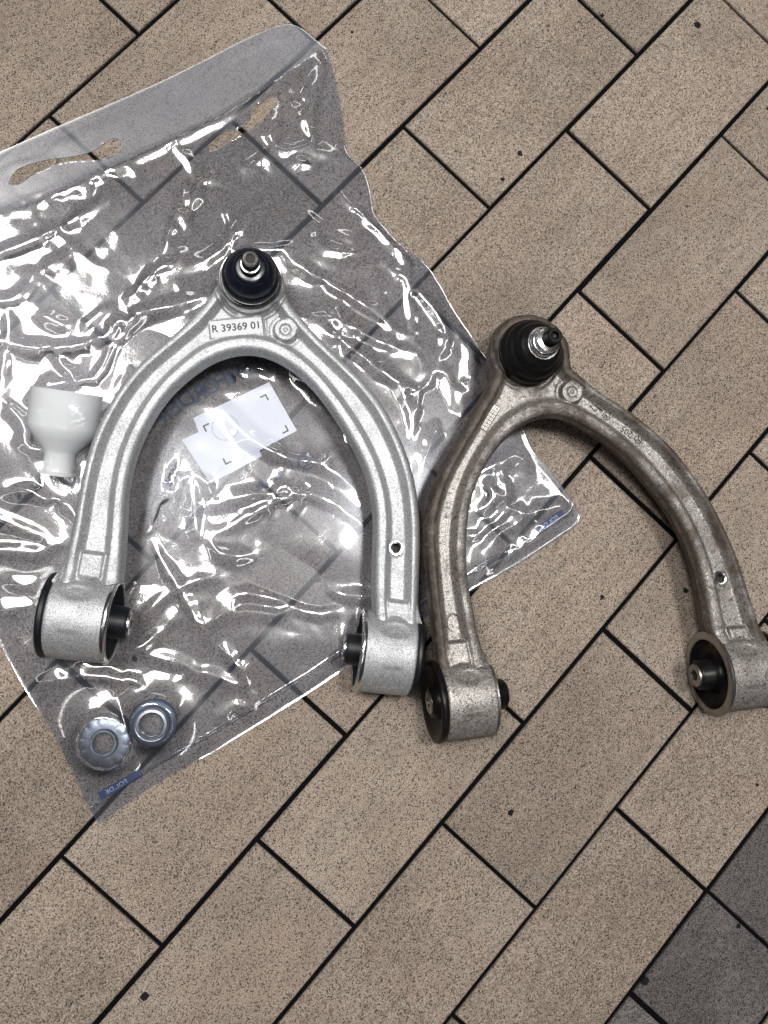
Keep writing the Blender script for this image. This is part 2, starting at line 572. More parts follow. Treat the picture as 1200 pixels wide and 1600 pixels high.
    # boss with dimple
    px, py = feat['boss']
    r = np.hypot(x - px, y - py)
    zb = zr - 1.7 - 1.5 * sstep(5.0, 3.2, r) + 0.9 * sstep(1.9, 0.8, r)
    kb = sstep(9.8, 7.8, r)
    moat = sstep(13.0, 11.2, r) * (1 - kb) * floorm
    z = z * (1 - kb) + np.maximum(zb, zr - 6) * kb - 0.8 * moat
    # label plate
    if feat.get('plate'):
        cx, cy, lw, lh, pa = feat['plate']
        u = (x - cx) * math.cos(pa) + (y - cy) * math.sin(pa)
        v = -(x - cx) * math.sin(pa) + (y - cy) * math.cos(pa)
        kp = sstep(lw / 2 + 0.9, lw / 2 - 0.5, np.abs(u)) * sstep(lh / 2 + 0.9, lh / 2 - 0.5, np.abs(v))
        z = z * (1 - kp) + (zr - dep + 1.3) * kp
        # the step right of the plate
        ks = sstep(1.4, 0.2, np.abs(u - lw / 2 - 2.2)) * sstep(lh / 2 + 1, lh / 2 - 1, np.abs(v))
        z -= 0.9 * ks
    if feat.get('oval'):
        ox, oy = feat['oval']
        ko = sstep(1.15, 0.9, np.hypot((x - ox) / 4.6, (y - oy) / 6.4))
        z -= 0.7 * ko
    # groove at the foot of the eye
    km = sstep(2.4, 0.6, np.abs(rb - 26.3)) * sstep(0.15, 0.45, np.abs((x - bx)) / np.maximum(rb, 1)) * (y < by + 4)
    z -= 3.4 * km
    # threaded hole
    hx, hy = feat['hole']
    rh = np.hypot(x - hx, y - hy)
    kh = sstep(7.4, 6.4, rh)
    z = z * (1 - kh) + (zr - dep + 0.5) * kh
    z -= 14 * sstep(3.9, 3.2, rh)
    # edge roundover
    rr = 4.0
    for d in (do, di):
        z -= np.where(d < rr, rr - np.sqrt(np.maximum(rr * rr - (rr - np.minimum(d, rr)) ** 2, 0)), 0)
    z += 0.10 * np.sin(x * 0.9 + 2 * np.sin(y * 0.31)) * np.cos(y * 0.7) * 0.6
    top = np.concatenate([P, z.reshape(ns, nt)[:, :, None]], 2)
    # flanks with the forging's parting line, and the underside
    nrm = OO - II
    nrm /= np.linalg.norm(nrm, axis=1)[:, None]
    rows = []
    for off, zz in ((0.5, 40.0), (1.0, 37.4), (1.8, 36.2), (1.8, 35.2), (0.9, 34.2), (-0.4, 29), (-2.4, 21), (-6.5, 15.5)):
        rows.append(np.concatenate([II - nrm * off, np.full((ns, 1), zz)], 1))
    for q in (0.3, 0.5, 0.7):
        rows.append(np.concatenate([II * (1 - q) + OO * q, np.full((ns, 1), 16.0)], 1))
    for off, zz in ((-6.5, 15.5), (-2.4, 21), (-0.4, 29), (0.9, 34.2), (1.8, 35.2), (1.8, 36.2), (1.0, 37.4), (0.5, 40.0)):
        rows.append(np.concatenate([OO + nrm * off, np.full((ns, 1), zz)], 1))
    ring = np.concatenate([top] + [r_[:, None, :] for r_ in rows], 1) / 1000.0
    nr_ = ring.shape[1]
    Vv = ring.reshape(-1, 3)
    Ff = grid_faces(ns, nr_, True)
    Ff = [f[::-1] for f in Ff]
    Ff.append(tuple(range(nr_)))
    Ff.append(tuple(range((ns - 1) * nr_, ns * nr_))[::-1])
    body = mobj('arm_body', Vv, Ff, mats['alu'], root)
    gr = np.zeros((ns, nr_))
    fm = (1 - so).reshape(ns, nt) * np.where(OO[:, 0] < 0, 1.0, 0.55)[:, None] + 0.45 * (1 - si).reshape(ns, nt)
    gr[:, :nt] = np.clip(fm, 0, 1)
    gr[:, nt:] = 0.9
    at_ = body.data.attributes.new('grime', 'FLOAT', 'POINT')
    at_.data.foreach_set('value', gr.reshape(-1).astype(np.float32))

    # ring of the threaded insert
    Vv, Ff = lathe([(3.2, -3.0), (3.2, 0.55), (3.7, 0.9), (5.2, 0.9), (5.9, 0.2), (5.9, -2)], 40)
    o = mobj('threaded_insert', np.array(Vv) / 1000.0, Ff, mats['steel'], root, angle=40)
    o.location = (hx / 1000, hy / 1000, (zr - dep + 1.6) / 1000)
    Vv, Ff = lathe([(0.01, -6.5), (3.4, -6.5)], 24)
    o2 = mobj('hole_shade_disc', np.array(Vv) / 1000.0, Ff, M['stamp_dark'], o)  # dark disc, its colour stands for the shade down the hole

    # barrels with rubber bushings, axis along local x
    for bxx, byy, inward, roll, kp_, kn_ in barrels:
        Rm = Matrix.Translation((bxx / 1000, byy / 1000, 0.030)) @ Matrix.Rotation(math.radians(roll), 4, 'Y') @ Matrix.Rotation(math.pi / 2 * inward, 4, 'Y') @ Matrix.Scale(0.001, 4)
        sq = lambda L_: [(vx, vy, vz * (kp_ if vz > 0 else kn_)) for vx, vy, vz in L_]
        # +z of the lathe points to the inner side of the arm
        prof = [(26.0, -20.5), (28.4, -21), (29.2, -20.4), (29.7, -19), (30.0, -10), (30.1, 0), (30.0, 12), (29.8, 18.5), (29.4, 19.5)]
        pz = [q_[1] for q_ in prof[3:]]
        dense = prof[:3] + [(float(np.interp(zz, pz, [q_[0] for q_ in prof[3:]])), float(zz)) for zz in np.linspace(-19, 18.5, 26)] + prof[-1:]
        Vv, Ff = lathe(dense, 160)
        V2 = xf(sq(Vv), Rm)
        W2 = []
        for (vx, vy, vz) in V2:
            # moulded hollow where the leg runs out onto the barrel, and a faint flat lower down
            e1 = math.hypot((vx * 1000 - bxx) / 10.0, (vy * 1000 - byy - 18.5) / 5.0) if vz > 0.035 else 9
            e2 = max(abs(vx * 1000 - bxx) / 8.0, abs(vy * 1000 - byy + 16.0) / 8.0) if vz > 0.035 else 9
            dz_ = 2.1 * float(sstep(1.25, 0.5, e1)) + 0.8 * float(sstep(1.1, 0.8, e2))
            W2.append((vx, vy, vz - dz_ / 1000))
        br = mobj('bushing_eye', W2, Ff, mats['alu'], root, angle=50)
        fl = 31.0 if old and inward > 0 and bxx > 0 else (30.6 if not old else 30.2)
        if old and bxx > 0:
            fl = 33.0
        Vv, Ff = lathe([(29.0, 17.5), (fl - 0.6, 18.4), (fl, 19.2), (fl, 20.6), (fl - 0.7, 21.3), (27.8, 21.9), (27.0, 21.6), (26.6, 20.6)], 96)
        mobj('press_ring', xf(sq(Vv), Rm), Ff, mats['ring'], br, angle=40)
        # outer lip of the rubber, its web and the neck round the inner sleeve
        Vv, Ff = lathe([(26.5, -20), (29.6, -21.2), (30.4, -22.3), (30.5, -25.0), (29.8, -26.4), (27.5, -26.8), (24.5, -25.2), (17, -20),
                        (13, -21), (11.4, -27.0), (9.2, -28.0), (8.8, -28.0), (8.6, 0), (8.8, 30.0), (10.4, 30.0), (11.6, 28.0), (12.2, 18), (15, 14.5), (21, 14.2), (24.5, 16.5), (26.7, 20.9), (27.0, 12)], 80)
        sr = lambda L_: [(vx, vy, vz * ((max(kp_, 1.05) if math.hypot(vx, vy) < 12.5 else kp_) if vz > 0 else kn_)) for vx, vy, vz in L_]
        rbm = mobj('rubber_bushing', xf(sr(Vv), Rm), Ff, mats['rubber'], br, angle=60)
        Vv, Ff = lathe([(4.0, -28.8), (8.0, -28.8), (8.8, -28.2), (8.8, 30.2), (8.4, 31.2), (4.6, 31.4), (4.0, 30.8), (4.0, -28.8)], 48)
        mobj('inner_sleeve', xf(sr(Vv), Rm), Ff, mats['sleeve'], br, angle=40)

    # ball joint
    Bt = Matrix.Translation((bx / 1000, by / 1000, 0)) @ Matrix.Scale(0.001, 4)
    Vv, Ff = lathe([(0.01, 0), (15, 0), (18.5, 0.8), (20, 3), (21.5, 8), (22.2, 22), (23.0, 27), (23.7, 30), (23.7, 46.4), (23.0, 48.6), (22.0, 49.6), (19, 49.8), (18, 47)], 96)
    hs = mobj('ball_joint_housing', xf(Vv, Bt), Ff, mats['housing'], root, angle=35)
    tx, ty = tilt
    Bs = Matrix.Translation((bx / 1000, by / 1000, 0.044)) @ Matrix.Rotation(math.radians(tx), 4, 'X') @ Matrix.Rotation(math.radians(ty), 4, 'Y') @ Matrix.Scale(0.001, 4)
    if not old:
        prof = [(19.5, 3), (20.4, 4.2), (20.8, 6.0), (20.6, 7.4), (20.0, 8.0), (20.2, 8.8), (20.9, 11.0), (20.8, 13.4), (20.0, 15.6), (18.9, 16.8),
                (18.4, 17.2), (18.3, 18.2), (18.0, 20.4), (16.8, 23.0), (14.8, 25.2), (13.2, 26.2), (12.6, 26.7), (12.4, 27.4), (11.6, 28.8), (9.4, 29.6), (6.0, 29.8)]
        zt = 46.5
    else:
        prof = [(22.5, 1.5), (24.3, 3), (24.9, 5.2), (24.5, 7.4), (23.2, 8.6), (22.6, 9.2), (22.8, 11), (22.3, 14), (20.4, 16.6), (18.8, 17.4),
                (18.4, 18.4), (18.2, 20.5), (16.9, 23), (14.8, 25.0), (13.0, 25.8), (12.4, 26.6), (10.4, 26.9), (6.0, 27)]
        zt = 48
    Vv, Ff = lathe(prof, 96)
    bt = mobj('dust_boot', xf(Vv, Bs), Ff, mats['rubber_boot'], hs, angle=75)
    if not old:
        sp = [(7.2, 28.6), (7.4, 30.5), (6.9, 32), (6.9, 37)]
        q = 37.0
        while q < zt - 2:
            sp += [(5.5, q + 0.3), (6.0, q + 0.7), (5.5, q + 1.1)]
            q += 1.1
        sp += [(5.5, zt - 1.2), (5.0, zt), (3.3, zt), (3.0, zt - 4.5), (0.02, zt - 5.0)]
        Vv, Ff = lathe(sp, 48)
        mobj('threaded_stud', xf(Vv, Bs), Ff, mats['stud'], hs, angle=45)
        Vv, Ff = lathe([(0.01, zt - 1.2), (3.3, zt - 1.2)], 24)
        mobj('socket_shade_disc', xf(Vv, Bs), Ff, M['stamp_dark'], hs)  # black disc over the recess, shade of the socket put in as colour
        Vv, Ff = lathe([(20.6, 48.6), (21.2, 50.2), (22.8, 50.5), (23.5, 49.8), (23.9, 48.0), (23.9, 45)], 96)
        mobj('retaining_ring', xf(Vv, Bt), Ff, M['machined'], hs, angle=40)
    else:
        Vv, Ff = lathe([(8, 25), (12.2, 25.8), (12.6, 26.6), (12.6, 27.6), (12.0, 28.3), (10.6, 28.4), (10.3, 29.4), (11.0, 30.2), (11.0, 32.4), (10.2, 33.4), (9.6, 33.6), (9.4, 36.6), (9.0, 38.0), (7.0, 38.8), (5.0, 39.0)], 64)
        mobj('stud_collar', xf(Vv, Bs), Ff, M['machined'], hs, angle=40)
        sp = [(6.2, 34)]
        q = 35.5
        while q < zt - 1.5:
            sp += [(5.5, q + 0.3), (6.1, q + 0.7), (5.5, q + 1.1)]
            q += 1.3
        sp += [(5.6, zt - 1.0), (4.9, zt), (3.0, zt), (2.8, zt - 3.5), (0.02, zt - 4)]
        Vv, Ff = lathe(sp, 48)
        mobj('threaded_stud', xf(Vv, Bs), Ff, M['rubber_old'], hs, angle=45)
    return root, zr, dep


NEW_O = [[-123.5, 37.2], [-121.8, 64.6], [-121.6, 86.5], [-120.6, 108.7], [-117.8, 129.5], [-113.1, 146.6], [-105.4, 166.7], [-96.2, 183.3], [-83.5, 199.8], [-72.0, 213.8], [-62.6, 226.4], [-52.6, 243.7], [-47.7, 255.9], [-28.4, 286.6], [-1.0, 263.8], [1.0, 255.5], [8.0, 246.0], [17.3, 237.7], [31.3, 225.6], [47.4, 213.7], [65.3, 200.3], [81.4, 185.4], [93.5, 169.8], [103.6, 153.4], [111.3, 137.7], [116.8, 121.9], [120.7, 105.8], [124.2, 81.6], [125.8, 63.8], [127.4, 44.6], [128.6, 30.1]]
NEW_I = [[-85.4, 40.6], [-86.3, 51.4], [-87.9, 69.0], [-89.5, 85.3], [-89.8, 101.9], [-88.1, 120.3], [-83.9, 137.8], [-77.1, 155.8], [-68.5, 171.4], [-57.2, 185.6], [-43.6, 198.0], [-31.7, 204.6], [-19.5, 208.1], [-8.8, 208.4], [1.8, 206.0], [21.6, 196.6], [37.3, 183.9], [50.3, 170.2], [65.7, 151.3], [77.5, 133.0], [84.7, 117.0], [88.9, 101.6], [91.7, 80.8], [93.7, 59.7], [96.5, 37.6], [98.4, 26.6]]
OLD_O = [[-133.2, 35.8], [-133.4, 53.1], [-133.9, 70.5], [-134.6, 94.0], [-134.6, 118.6], [-131.9, 138.0], [-126.0, 154.5], [-117.7, 170.8], [-107.8, 186.1], [-96.4, 202.6], [-84.9, 220.4], [-74.9, 235.9], [-70.0, 246.6], [-70.2, 261.1], [-39.3, 286.2], [-15.1, 259.9], [-9.6, 245.0], [8.8, 227.5], [31.0, 211.0], [49.6, 195.1], [67.0, 176.4], [81.0, 155.9], [93.4, 133.1], [102.5, 110.8], [109.7, 88.4], [114.7, 66.5], [119.1, 46.4], [122.7, 28.5]]
OLD_I = [[-100.0, 35.2], [-101.7, 43.8], [-103.7, 61.8], [-105.4, 80.4], [-105.9, 100.4], [-104.0, 119.4], [-99.9, 140.7], [-94.4, 156.1], [-87.2, 169.9], [-78.5, 181.7], [-67.0, 193.6], [-53.9, 202.8], [-40.7, 208.3], [-27.8, 209.6], [-15.3, 206.6], [-1.2, 198.8], [16.2, 186.2], [32.9, 169.6], [48.1, 150.0], [62.0, 128.4], [71.3, 107.5], [77.0, 87.2], [80.1, 65.6], [81.0, 47.9], [82.0, 35.7]]

mats_new = dict(alu=M['alu_new'], steel=M['machined'], ring=M['machined'], rubber=M['rubber'], sleeve=M['machined'], housing=M['alu_new'], rubber_boot=M['boot'], stud=M['dark_steel'])
mats_old = dict(alu=M['alu_old'], steel=M['machined'], ring=M['machined_old'], rubber=M['rubber_old'], sleeve=M['machined_old'], housing=M['rubber_old'], rubber_boot=M['rubber_old'], stud=M['machined_old'])

PLATE = (-30.4, 224.8, 39.0, 13.2, 0.262)
new_arm, ZR, DEP = build_arm('control_arm', 'clean silver wishbone control arm with printed part number lying on the clear bag',
                             (-0.0332, -0.0359), -7.29, 0.0012, NEW_O, NEW_I, (-24.4, 259.6), ((-110, 0, 1, 0, 1.12, 0.86), (113, 0, -1, 0, 1.10, 0.80)), mats_new,
                             dict(eye_idx=(12, 15), flare=(6.0, -1.5, 4.0, 0.0), pad=(47.5, 39.5), boss=(5.7, 227.8), hole=(107.8, 77.6), plate=PLATE), (1.5, 2.0), False)
old_arm, _, _ = build_arm('control_arm', 'used brown stained wishbone control arm on the bare tiles at right',
                          (0.2488, -0.0765), 4.14, 0.0003, OLD_O, OLD_I, (-43.5, 257.4), ((-113.0, 0, 1, 5.0, 0.84, 0.98), (103, 0, -1, 2.0, 1.0, 1.0)), mats_old,
                          dict(eye_idx=(12, 16), flare=(-1.0, 5.0, 1.0, -4.0), pad=(44, 36), boss=(-10.8, 225.9), hole=(95.4, 73.9), oval=(-118.5, 57)), (1.0, 6.0), True)


def flat_part(name, V, Fc, mat, parent, x, y, z, rot, mirror=False):
    V = np.array(V, float)
    if mirror:
        V = V * np.array([-1, 1, 1])
        Fc = [f[::-1] for f in Fc]
    c, s = math.cos(rot), math.sin(rot)
    W = np.stack([x + V[:, 0] * c - V[:, 1] * s, y + V[:, 0] * s + V[:, 1] * c, z + V[:, 2]], 1)
    return mobj(name, W, Fc, mat, parent, smooth=False)


def ring_shape(r0, r1, n=28, h=0.0):
    V, F_ = [], []
    for k in range(n):
        a = 2 * math.pi * k / n
        V += [(r0 * math.cos(a), r0 * math.sin(a), h), (r1 * math.cos(a), r1 * math.sin(a), h)]
    for k in range(n):
        a, b = 2 * k, 2 * ((k + 1) % n)
        F_.append((a, a + 1, b + 1, b))
    return V, F_


def rect_shape(x0, y0, x1, y1):
    return [(x0, y0, 0), (x1, y0, 0), (x1, y1, 0), (x0, y1, 0)], [(0, 1, 2, 3)]


def join(*shapes):
    V, F_ = [], []
    for v, f in shapes:
        b = len(V)
        V += [tuple(q) for q in v]
        F_ += [tuple(i + b for i in ff) for ff in f]
    return V, F_


def bar(a, b, w):
    a, b = np.array(a, float), np.array(b, float)
    d = (b - a) / np.linalg.norm(b - a)
    n = np.array([-d[1], d[0]]) * w / 2
    return [(*(a + n), 0), (*(a - n), 0), (*(b - n), 0), (*(b + n), 0)], [(3, 2, 1, 0)][::-1]


V, Fc = rect_shape(-0.0190, -0.0062, 0.0190, 0.0062)
flat_part('number_plate', V, Fc, M['plate'], new_arm, PLATE[0] / 1000, PLATE[1] / 1000, (ZR - DEP + 1.3 + 0.14) / 1000, PLATE[4])
V, Fc = text_shape('R 39369 01', 0.0078, 0.00012)
flat_part('part_number', V, Fc, M['ink'], new_arm, PLATE[0] / 1000, PLATE[1] / 1000, (ZR - DEP + 1.3 + 0.26) / 1000, PLATE[4])


zs = (ZR - DEP + 0.35) / 1000
# stamped date table on the old arm
ga = math.atan2(218.7 - 201.6, -70.5 + 83.1)
L_, W_ = 0.0225, 0.0066
V, Fc = rect_shape(-L_ / 2, -W_ / 2, L_ / 2, W_ / 2)
flat_part('date_table', V, Fc, M['stamp_dark'], old_arm, -0.0765, 0.2100, zs, ga)
sh = []
for i in range(6):
    for j in (0, 1):
        x0 = -L_ / 2 + 0.0007 + i * 0.0029
        y0 = -W_ / 2 + 0.0006 + j * 0.0029
        v, f = rect_shape(x0, y0, x0 + 0.0022, y0 + 0.0024)
        sh.append((v, f))
sh.append(rect_shape(L_ / 2 - 0.0046, -W_ / 2 + 0.0006, L_ / 2 - 0.0006, W_ / 2 - 0.0006))
sh.append(rect_shape(-L_ / 2 - 0.0006, W_ / 2 + 0.0001, L_ / 2, W_ / 2 + 0.0006))
V, Fc = join(*sh)
flat_part('date_table_cell', V, Fc, M['stamp'], old_arm, -0.0765, 0.2100, zs + 0.00012, ga)
sh = []
for i in range(6):
    for j in (0, 1):
        x0 = -L_ / 2 + 0.0007 + i * 0.0029 + 0.0007
        y0 = -W_ / 2 + 0.0006 + j * 0.0029 + 0.0008
        sh.append(rect_shape(x0, y0, x0 + 0.0008, y0 + 0.0008))
V, Fc = join(*sh)
flat_part('date_dot', V, Fc, M['stamp_dark'], old_arm, -0.0765, 0.2100, zs + 0.00022, ga)
V, Fc = text_shape('16', 0.0042)
dx = L_ / 2 - 0.0026
flat_part('year_number', V, Fc, M['stamp_dark'], old_arm, -0.0765 + dx * math.cos(ga), 0.2100 + dx * math.sin(ga), zs + 0.00022, ga - math.pi / 2)
# cast symbols along the right leg
la = math.atan2(186.5 - 206.4, 40.7 - 16.7)
V, Fc = text_shape('205', 0.0072)
flat_part('casting_number', V, Fc, M['stamp_dark'], old_arm, 0.0321, 0.1935, zs, la + math.pi)
for nm, (sx, sy), kind in (('maker_mark', (16.7, 206.4), 0), ('star_emblem', (40.7, 186.5), 1)):
    s1 = ring_shape(0.0026, 0.0032)
    if kind:
        s2 = [bar((0, 0), (0.0028 * math.cos(a), 0.0028 * math.sin(a)), 0.0006) for a in (math.pi / 2 + 0.4, math.pi * 7 / 6 + 0.4, -math.pi / 6 + 0.4)]
    else:
        s2 = [bar((-0.0012, -0.0014), (-0.0012, 0.0014), 0.0005), bar((-0.0012, 0.0014), (0.0012, -0.0014), 0.0005), bar((0.0012, -0.0014), (0.0012, 0.0014), 0.0005)]
    V, Fc = join(s1, *s2)
    flat_part(nm, V, Fc, M['stamp_dark'], old_arm, sx / 1000, sy / 1000, zs, la)
V, Fc = join(bar((-0.006, 0.0018), (0.006, 0.0010), 0.0013), bar((-0.004, -0.0012), (0.0, -0.0026), 0.0007), bar((-0.005, -0.003), (-0.003, 0.0005), 0.0006), bar((0, -0.003), (0.002, -0.001), 0.0006))
flat_part('casting_mark', V, Fc, M['stamp_dark'], old_arm, 0.0086, 0.2133, zs, la)
V, Fc = text_shape('1', 0.0070)
flat_part('cavity_number', V, Fc, M['stamp'], old_arm, -0.1185, 0.057, zs - 0.0004, math.radians(4))

# ------------------------------------------------------------------ polythene bag
BAG_TOP = [(510, 74), (492, 60), (472, 44), (452, 36), (432, 40), (390, 57), (325, 90), (250, 127), (175, 160), (100, 192), (45, 216), (0, 236), (-160, 306), (-330, 382)]
BAG_RIGHT = [(510, 74), (525, 125), (537, 190), (545, 240), (565, 260), (580, 305), (585, 333), (600, 353), (633, 387), (667, 413), (690, 447), (710, 483), (730, 513), (750, 543), (770, 572), (795, 620), (817, 665), (832, 700), (857, 730), (880, 760), (900, 790), (907, 806)]
BAG_BOT = [(155, 1290), (185, 1266), (250, 1222), (350, 1165), (440, 1110), (480, 1085), (545, 1042), (640, 985), (732, 927), (815, 880), (852, 856), (882, 836), (902, 820), (907, 806)]
BAG_LEFT = [(-330, 382), (-240, 560), (-120, 785), (-50, 915), (0, 1007), (40, 1080), (75, 1135), (110, 1200), (145, 1275), (155, 1290)]
NB = 430
cT = arc_resample(smooth_curve(atl(BAG_TOP[::-1], 0.002), 900, 3), NB)     # TL -> TR
cB = arc_resample(smooth_curve(atl(BAG_BOT, 0.002), 900, 3), NB)           # BL -> BR
cL = arc_resample(smooth_curve(atl(BAG_LEFT, 0.002), 900, 3), NB)          # TL -> BL
cR = arc_resample(smooth_curve(atl(BAG_RIGHT, 0.002), 900, 3), NB)         # TR -> BR
uu = np.linspace(0, 1, NB)
U, Vv_ = np.meshgrid(uu, uu, indexing='ij')      # U across, V down
cT[0] = cL[0]; cT[-1] = cR[0]; cB[0] = cL[-1]; cB[-1] = cR[-1]
coons = ((1 - Vv_)[..., None] * cT[:, None, :] + Vv_[..., None] * cB[:, None, :] + (1 - U)[..., None] * cL[None, :, :] + U[..., None] * cR[None, :, :]
         - ((1 - U) * (1 - Vv_))[..., None] * cL[0] - (U * (1 - Vv_))[..., None] * cR[0] - ((1 - U) * Vv_)[..., None] * cL[-1] - (U * Vv_)[..., None] * cR[-1])
BP = coons.reshape(-1, 2)

# creases: (points, height mm, half width mm)
CR = [
    ([(-150, 400), (0, 335), (60, 312), (110, 293), (165, 268), (178, 262), (215, 245), (300, 205), (345, 183), (400, 150), (455, 110), (508, 76)], 3.0, 7),
    ([(508, 76), (488, 140), (485, 190), (495, 235), (540, 240)], 3.0, 8),
    ([(165, 270), (170, 300), (140, 325), (60, 370), (0, 395), (-80, 420)], 4.0, 11),
    ([(495, 250), (450, 255)], 2.5, 6), ([(437, 150), (425, 200), (423, 230), (427, 278)], 2.8, 6), ([(423, 230), (455, 235), (485, 215)], 2.0, 6),
    ([(500, 255), (540, 310), (600, 365), (632, 400), (640, 460), (655, 560), (662, 600)], 2.6, 6),
    ([(662, 600), (690, 555), (695, 510), (660, 460), (590, 400)], 3.0, 8),
    ([(437, 398), (510, 440), (590, 490), (620, 515), (650, 522)], 3.2, 9),
    ([(460, 490), (530, 500), (560, 515), (600, 535), (655, 550)], 3.0, 7),
    ([(470, 490), (540, 535), (580, 565), (655, 610), (690, 560)], 3.6, 9),
    ([(700, 500), (728, 515), (735, 570), (728, 625), (716, 655)], 3.2, 7), ([(690, 560), (705, 600), (718, 650)], 2.5, 6),
    ([(355, 305), (360, 385)], 2.2, 6), ([(292, 285), (275, 340), (255, 400)], 3.0, 9), ([(285, 375), (330, 275), (352, 285)], 3.0, 8), ([(320, 285), (300, 330)], 2.5, 7),
    ([(-60, 520), (0, 535), (75, 545), (125, 538), (215, 490), (300, 470), (345, 452)], 4.5, 12),
    ([(75, 545), (100, 570), (128, 597), (150, 590), (165, 560), (188, 515)], 4.0, 10),
    ([(40, 640), (75, 600), (128, 597)], 3.0, 10), ([(200, 480), (225, 440), (300, 395)], 3.5, 10), ([(150, 545), (215, 500), (235, 455)], 3, 8),
    ([(345, 637), (400, 690), (450, 715), (500, 725), (560, 765)], 4.0, 9),
    ([(468, 745), (440, 765), (380, 775), (320, 792)], 3.4, 8), ([(470, 747), (515, 780), (585, 835)], 3.6, 9), ([(469, 748), (466, 790), (448, 800)], 2.6, 7),
    ([(330, 838), (400, 800), (470, 770), (520, 790), (570, 812)], 4.0, 10), ([(300, 740), (330, 765), (328, 778)], 3, 7), ([(262, 815), (280, 750), (300, 738)], 4, 8),
    ([(300, 738), (302, 800), (305, 850)], 3.0, 8), ([(215, 845), (245, 790), (258, 730), (275, 690)], 5, 12), ([(230, 835), (300, 960), (330, 1010)], 2.6, 7),
    ([(330, 838), (350, 870), (400, 860)], 3.5, 10), ([(480, 700), (500, 725), (530, 690)], 3, 9), ([(540, 640), (560, 700)], 3, 9),
    ([(330, 965), (370, 930), (430, 935), (500, 960), (545, 948)], 3.0, 8), ([(300, 990), (370, 955), (440, 960), (500, 975)], 2.2, 7),
    ([(40, 1072), (130, 1058), (190, 1062), (240, 1076), (290, 1060), (312, 1045)], 3.2, 7),
    ([(180, 1008), (250, 1030), (330, 1056), (430, 1097)], 2.0, 5), ([(340, 1010), (380, 1050), (395, 1075)], 2.4, 6), ([(390, 1030), (395, 1075)], 2, 6),
    ([(143, 1268), (160, 1240), (215, 1205), (295, 1150)], 3.0, 6), ([(112, 1190), (135, 1195), (150, 1225), (160, 1240)], 2.8, 6),
    ([(150, 1268), (250, 1203), (350, 1147), (500, 1060), (548, 1030), (640, 975), (740, 908), (850, 845), (900, 808)], 1.6, 4),
    ([(200, 1165), (260, 1110), (310, 1098)], 3, 8), ([(330, 1130), (395, 1100), (380, 1125)], 2.2, 6), ([(340, 1150), (365, 1130)], 2, 5),
    ([(20, 690), (60, 700), (120, 688)], 3.0, 9), ([(0, 765), (60, 770), (110, 792), (118, 825)], 4.0, 9), ([(-60, 870), (0, 860), (60, 862), (100, 838)], 3.0, 8),
    ([(-50, 960), (0, 955), (55, 945)], 2.5, 7), ([(10, 900), (40, 915), (60, 900)], 2.2, 7), ([(60, 735), (95, 765), (120, 770)], 3, 8), ([(0, 620), (35, 660), (45, 720)], 3.5, 10),
    ([(-40, 470), (20, 470), (60, 420)], 3, 10), ([(30, 440), (110, 395), (130, 370)], 2.6, 9), ([(60, 480), (90, 505), (120, 500)], 2.5, 8),
    ([(600, 560), (640, 640), (650, 700)], 2.8, 7), ([(640, 690), (650, 650), (662, 612)], 2.8, 7), ([(655, 780), (662, 720), (690, 650)], 3, 8),
    ([(790, 690), (788, 770), (800, 800), (850, 797), (902, 792)], 3.2, 6), ([(800, 800), (770, 815), (730, 852)], 2.8, 6),
    ([(735, 880), (800, 822), (832, 812)], 2.8, 6), ([(745, 905), (830, 850), (885, 818)], 2.4, 6), ([(740, 893), (800, 850)], 2, 5),
    ([(822, 742), (815, 712), (770, 730), (745, 745)], 3.0, 6), ([(760, 740), (770, 780), (745, 800)], 4, 10), ([(735, 800), (765, 775)], 4, 9),
    ([(560, 330), (620, 380)], 2, 6), ([(490, 360), (500, 345), (495, 380), (530, 392), (583, 390)], 1.8, 5), ([(515, 372), (570, 370)], 1.5, 5),
    ([(440, 560), (480, 600), (510, 640)], 3, 9), ([(520, 470), (545, 530)], 2, 6), ([(590, 430), (600, 480), (625, 540)], 2.4, 8),
]
# the crumple: a net of folds. Crest lines carry height, loose points between them lie low,
# and flat facets span the net (then softened at the fold lines).
from mathutils.geometry import delaunay_2d_cdt
pv, pe, ph_, feet = [], [], [], []


def add_line(q, A):
    n_ = len(q)
    b0 = len(pv)
    for k, p_ in enumerate(q):
        f_ = k / (n_ - 1)
        tap = min(1.0, 0.30 + 2.2 * min(f_, 1 - f_))
        pv.append((float(p_[0]) * 1000, float(p_[1]) * 1000))
        ph_.append(A * tap * rng.uniform(0.93, 1.07))
        if k:
            pe.append((b0 + k - 1, b0 + k))
    # the fold's feet on either side
    off = rng.uniform(0.0055, 0.0095)
    for k in range(n_):
        t_ = np.array(q[min(k + 1, n_ - 1)]) - np.array(q[max(k - 1, 0)])
        t_ = t_ / (np.linalg.norm(t_) + 1e-9)
        nn = np.array([-t_[1], t_[0]])
        for sg in (-1, 1):
            feet.append(np.array(q[k]) + sg * nn * off * rng.uniform(0.9, 1.2))


for pts, A, wd in CR:
    q = atl(pts, 0.004)
    Ln = np.linalg.norm(np.diff(q, axis=0), axis=1).sum()
    n_ = max(2, int(Ln / 0.011) + 1)
    q = arc_resample(smooth_curve(q, 60, 0.0), n_) if len(q) > 2 else arc_resample(q, n_)
    add_line(q, 0.9 + A * 1.05)
lo, hi = BP.min(0), BP.max(0)
CALM = [(at(430, 960), 0.060), (at(520, 330), 0.050), (at(600, 470), 0.035), (at(330, 1110), 0.050), (at(460, 690), 0.035), (at(840, 740), 0.030), (at(690, 620), 0.03)]


def calm(p_):
    return min([1.0] + [0.25 + 0.75 * min(1.0, np.hypot(*(p_ - c)) / r_) ** 2 for c, r_ in CALM])


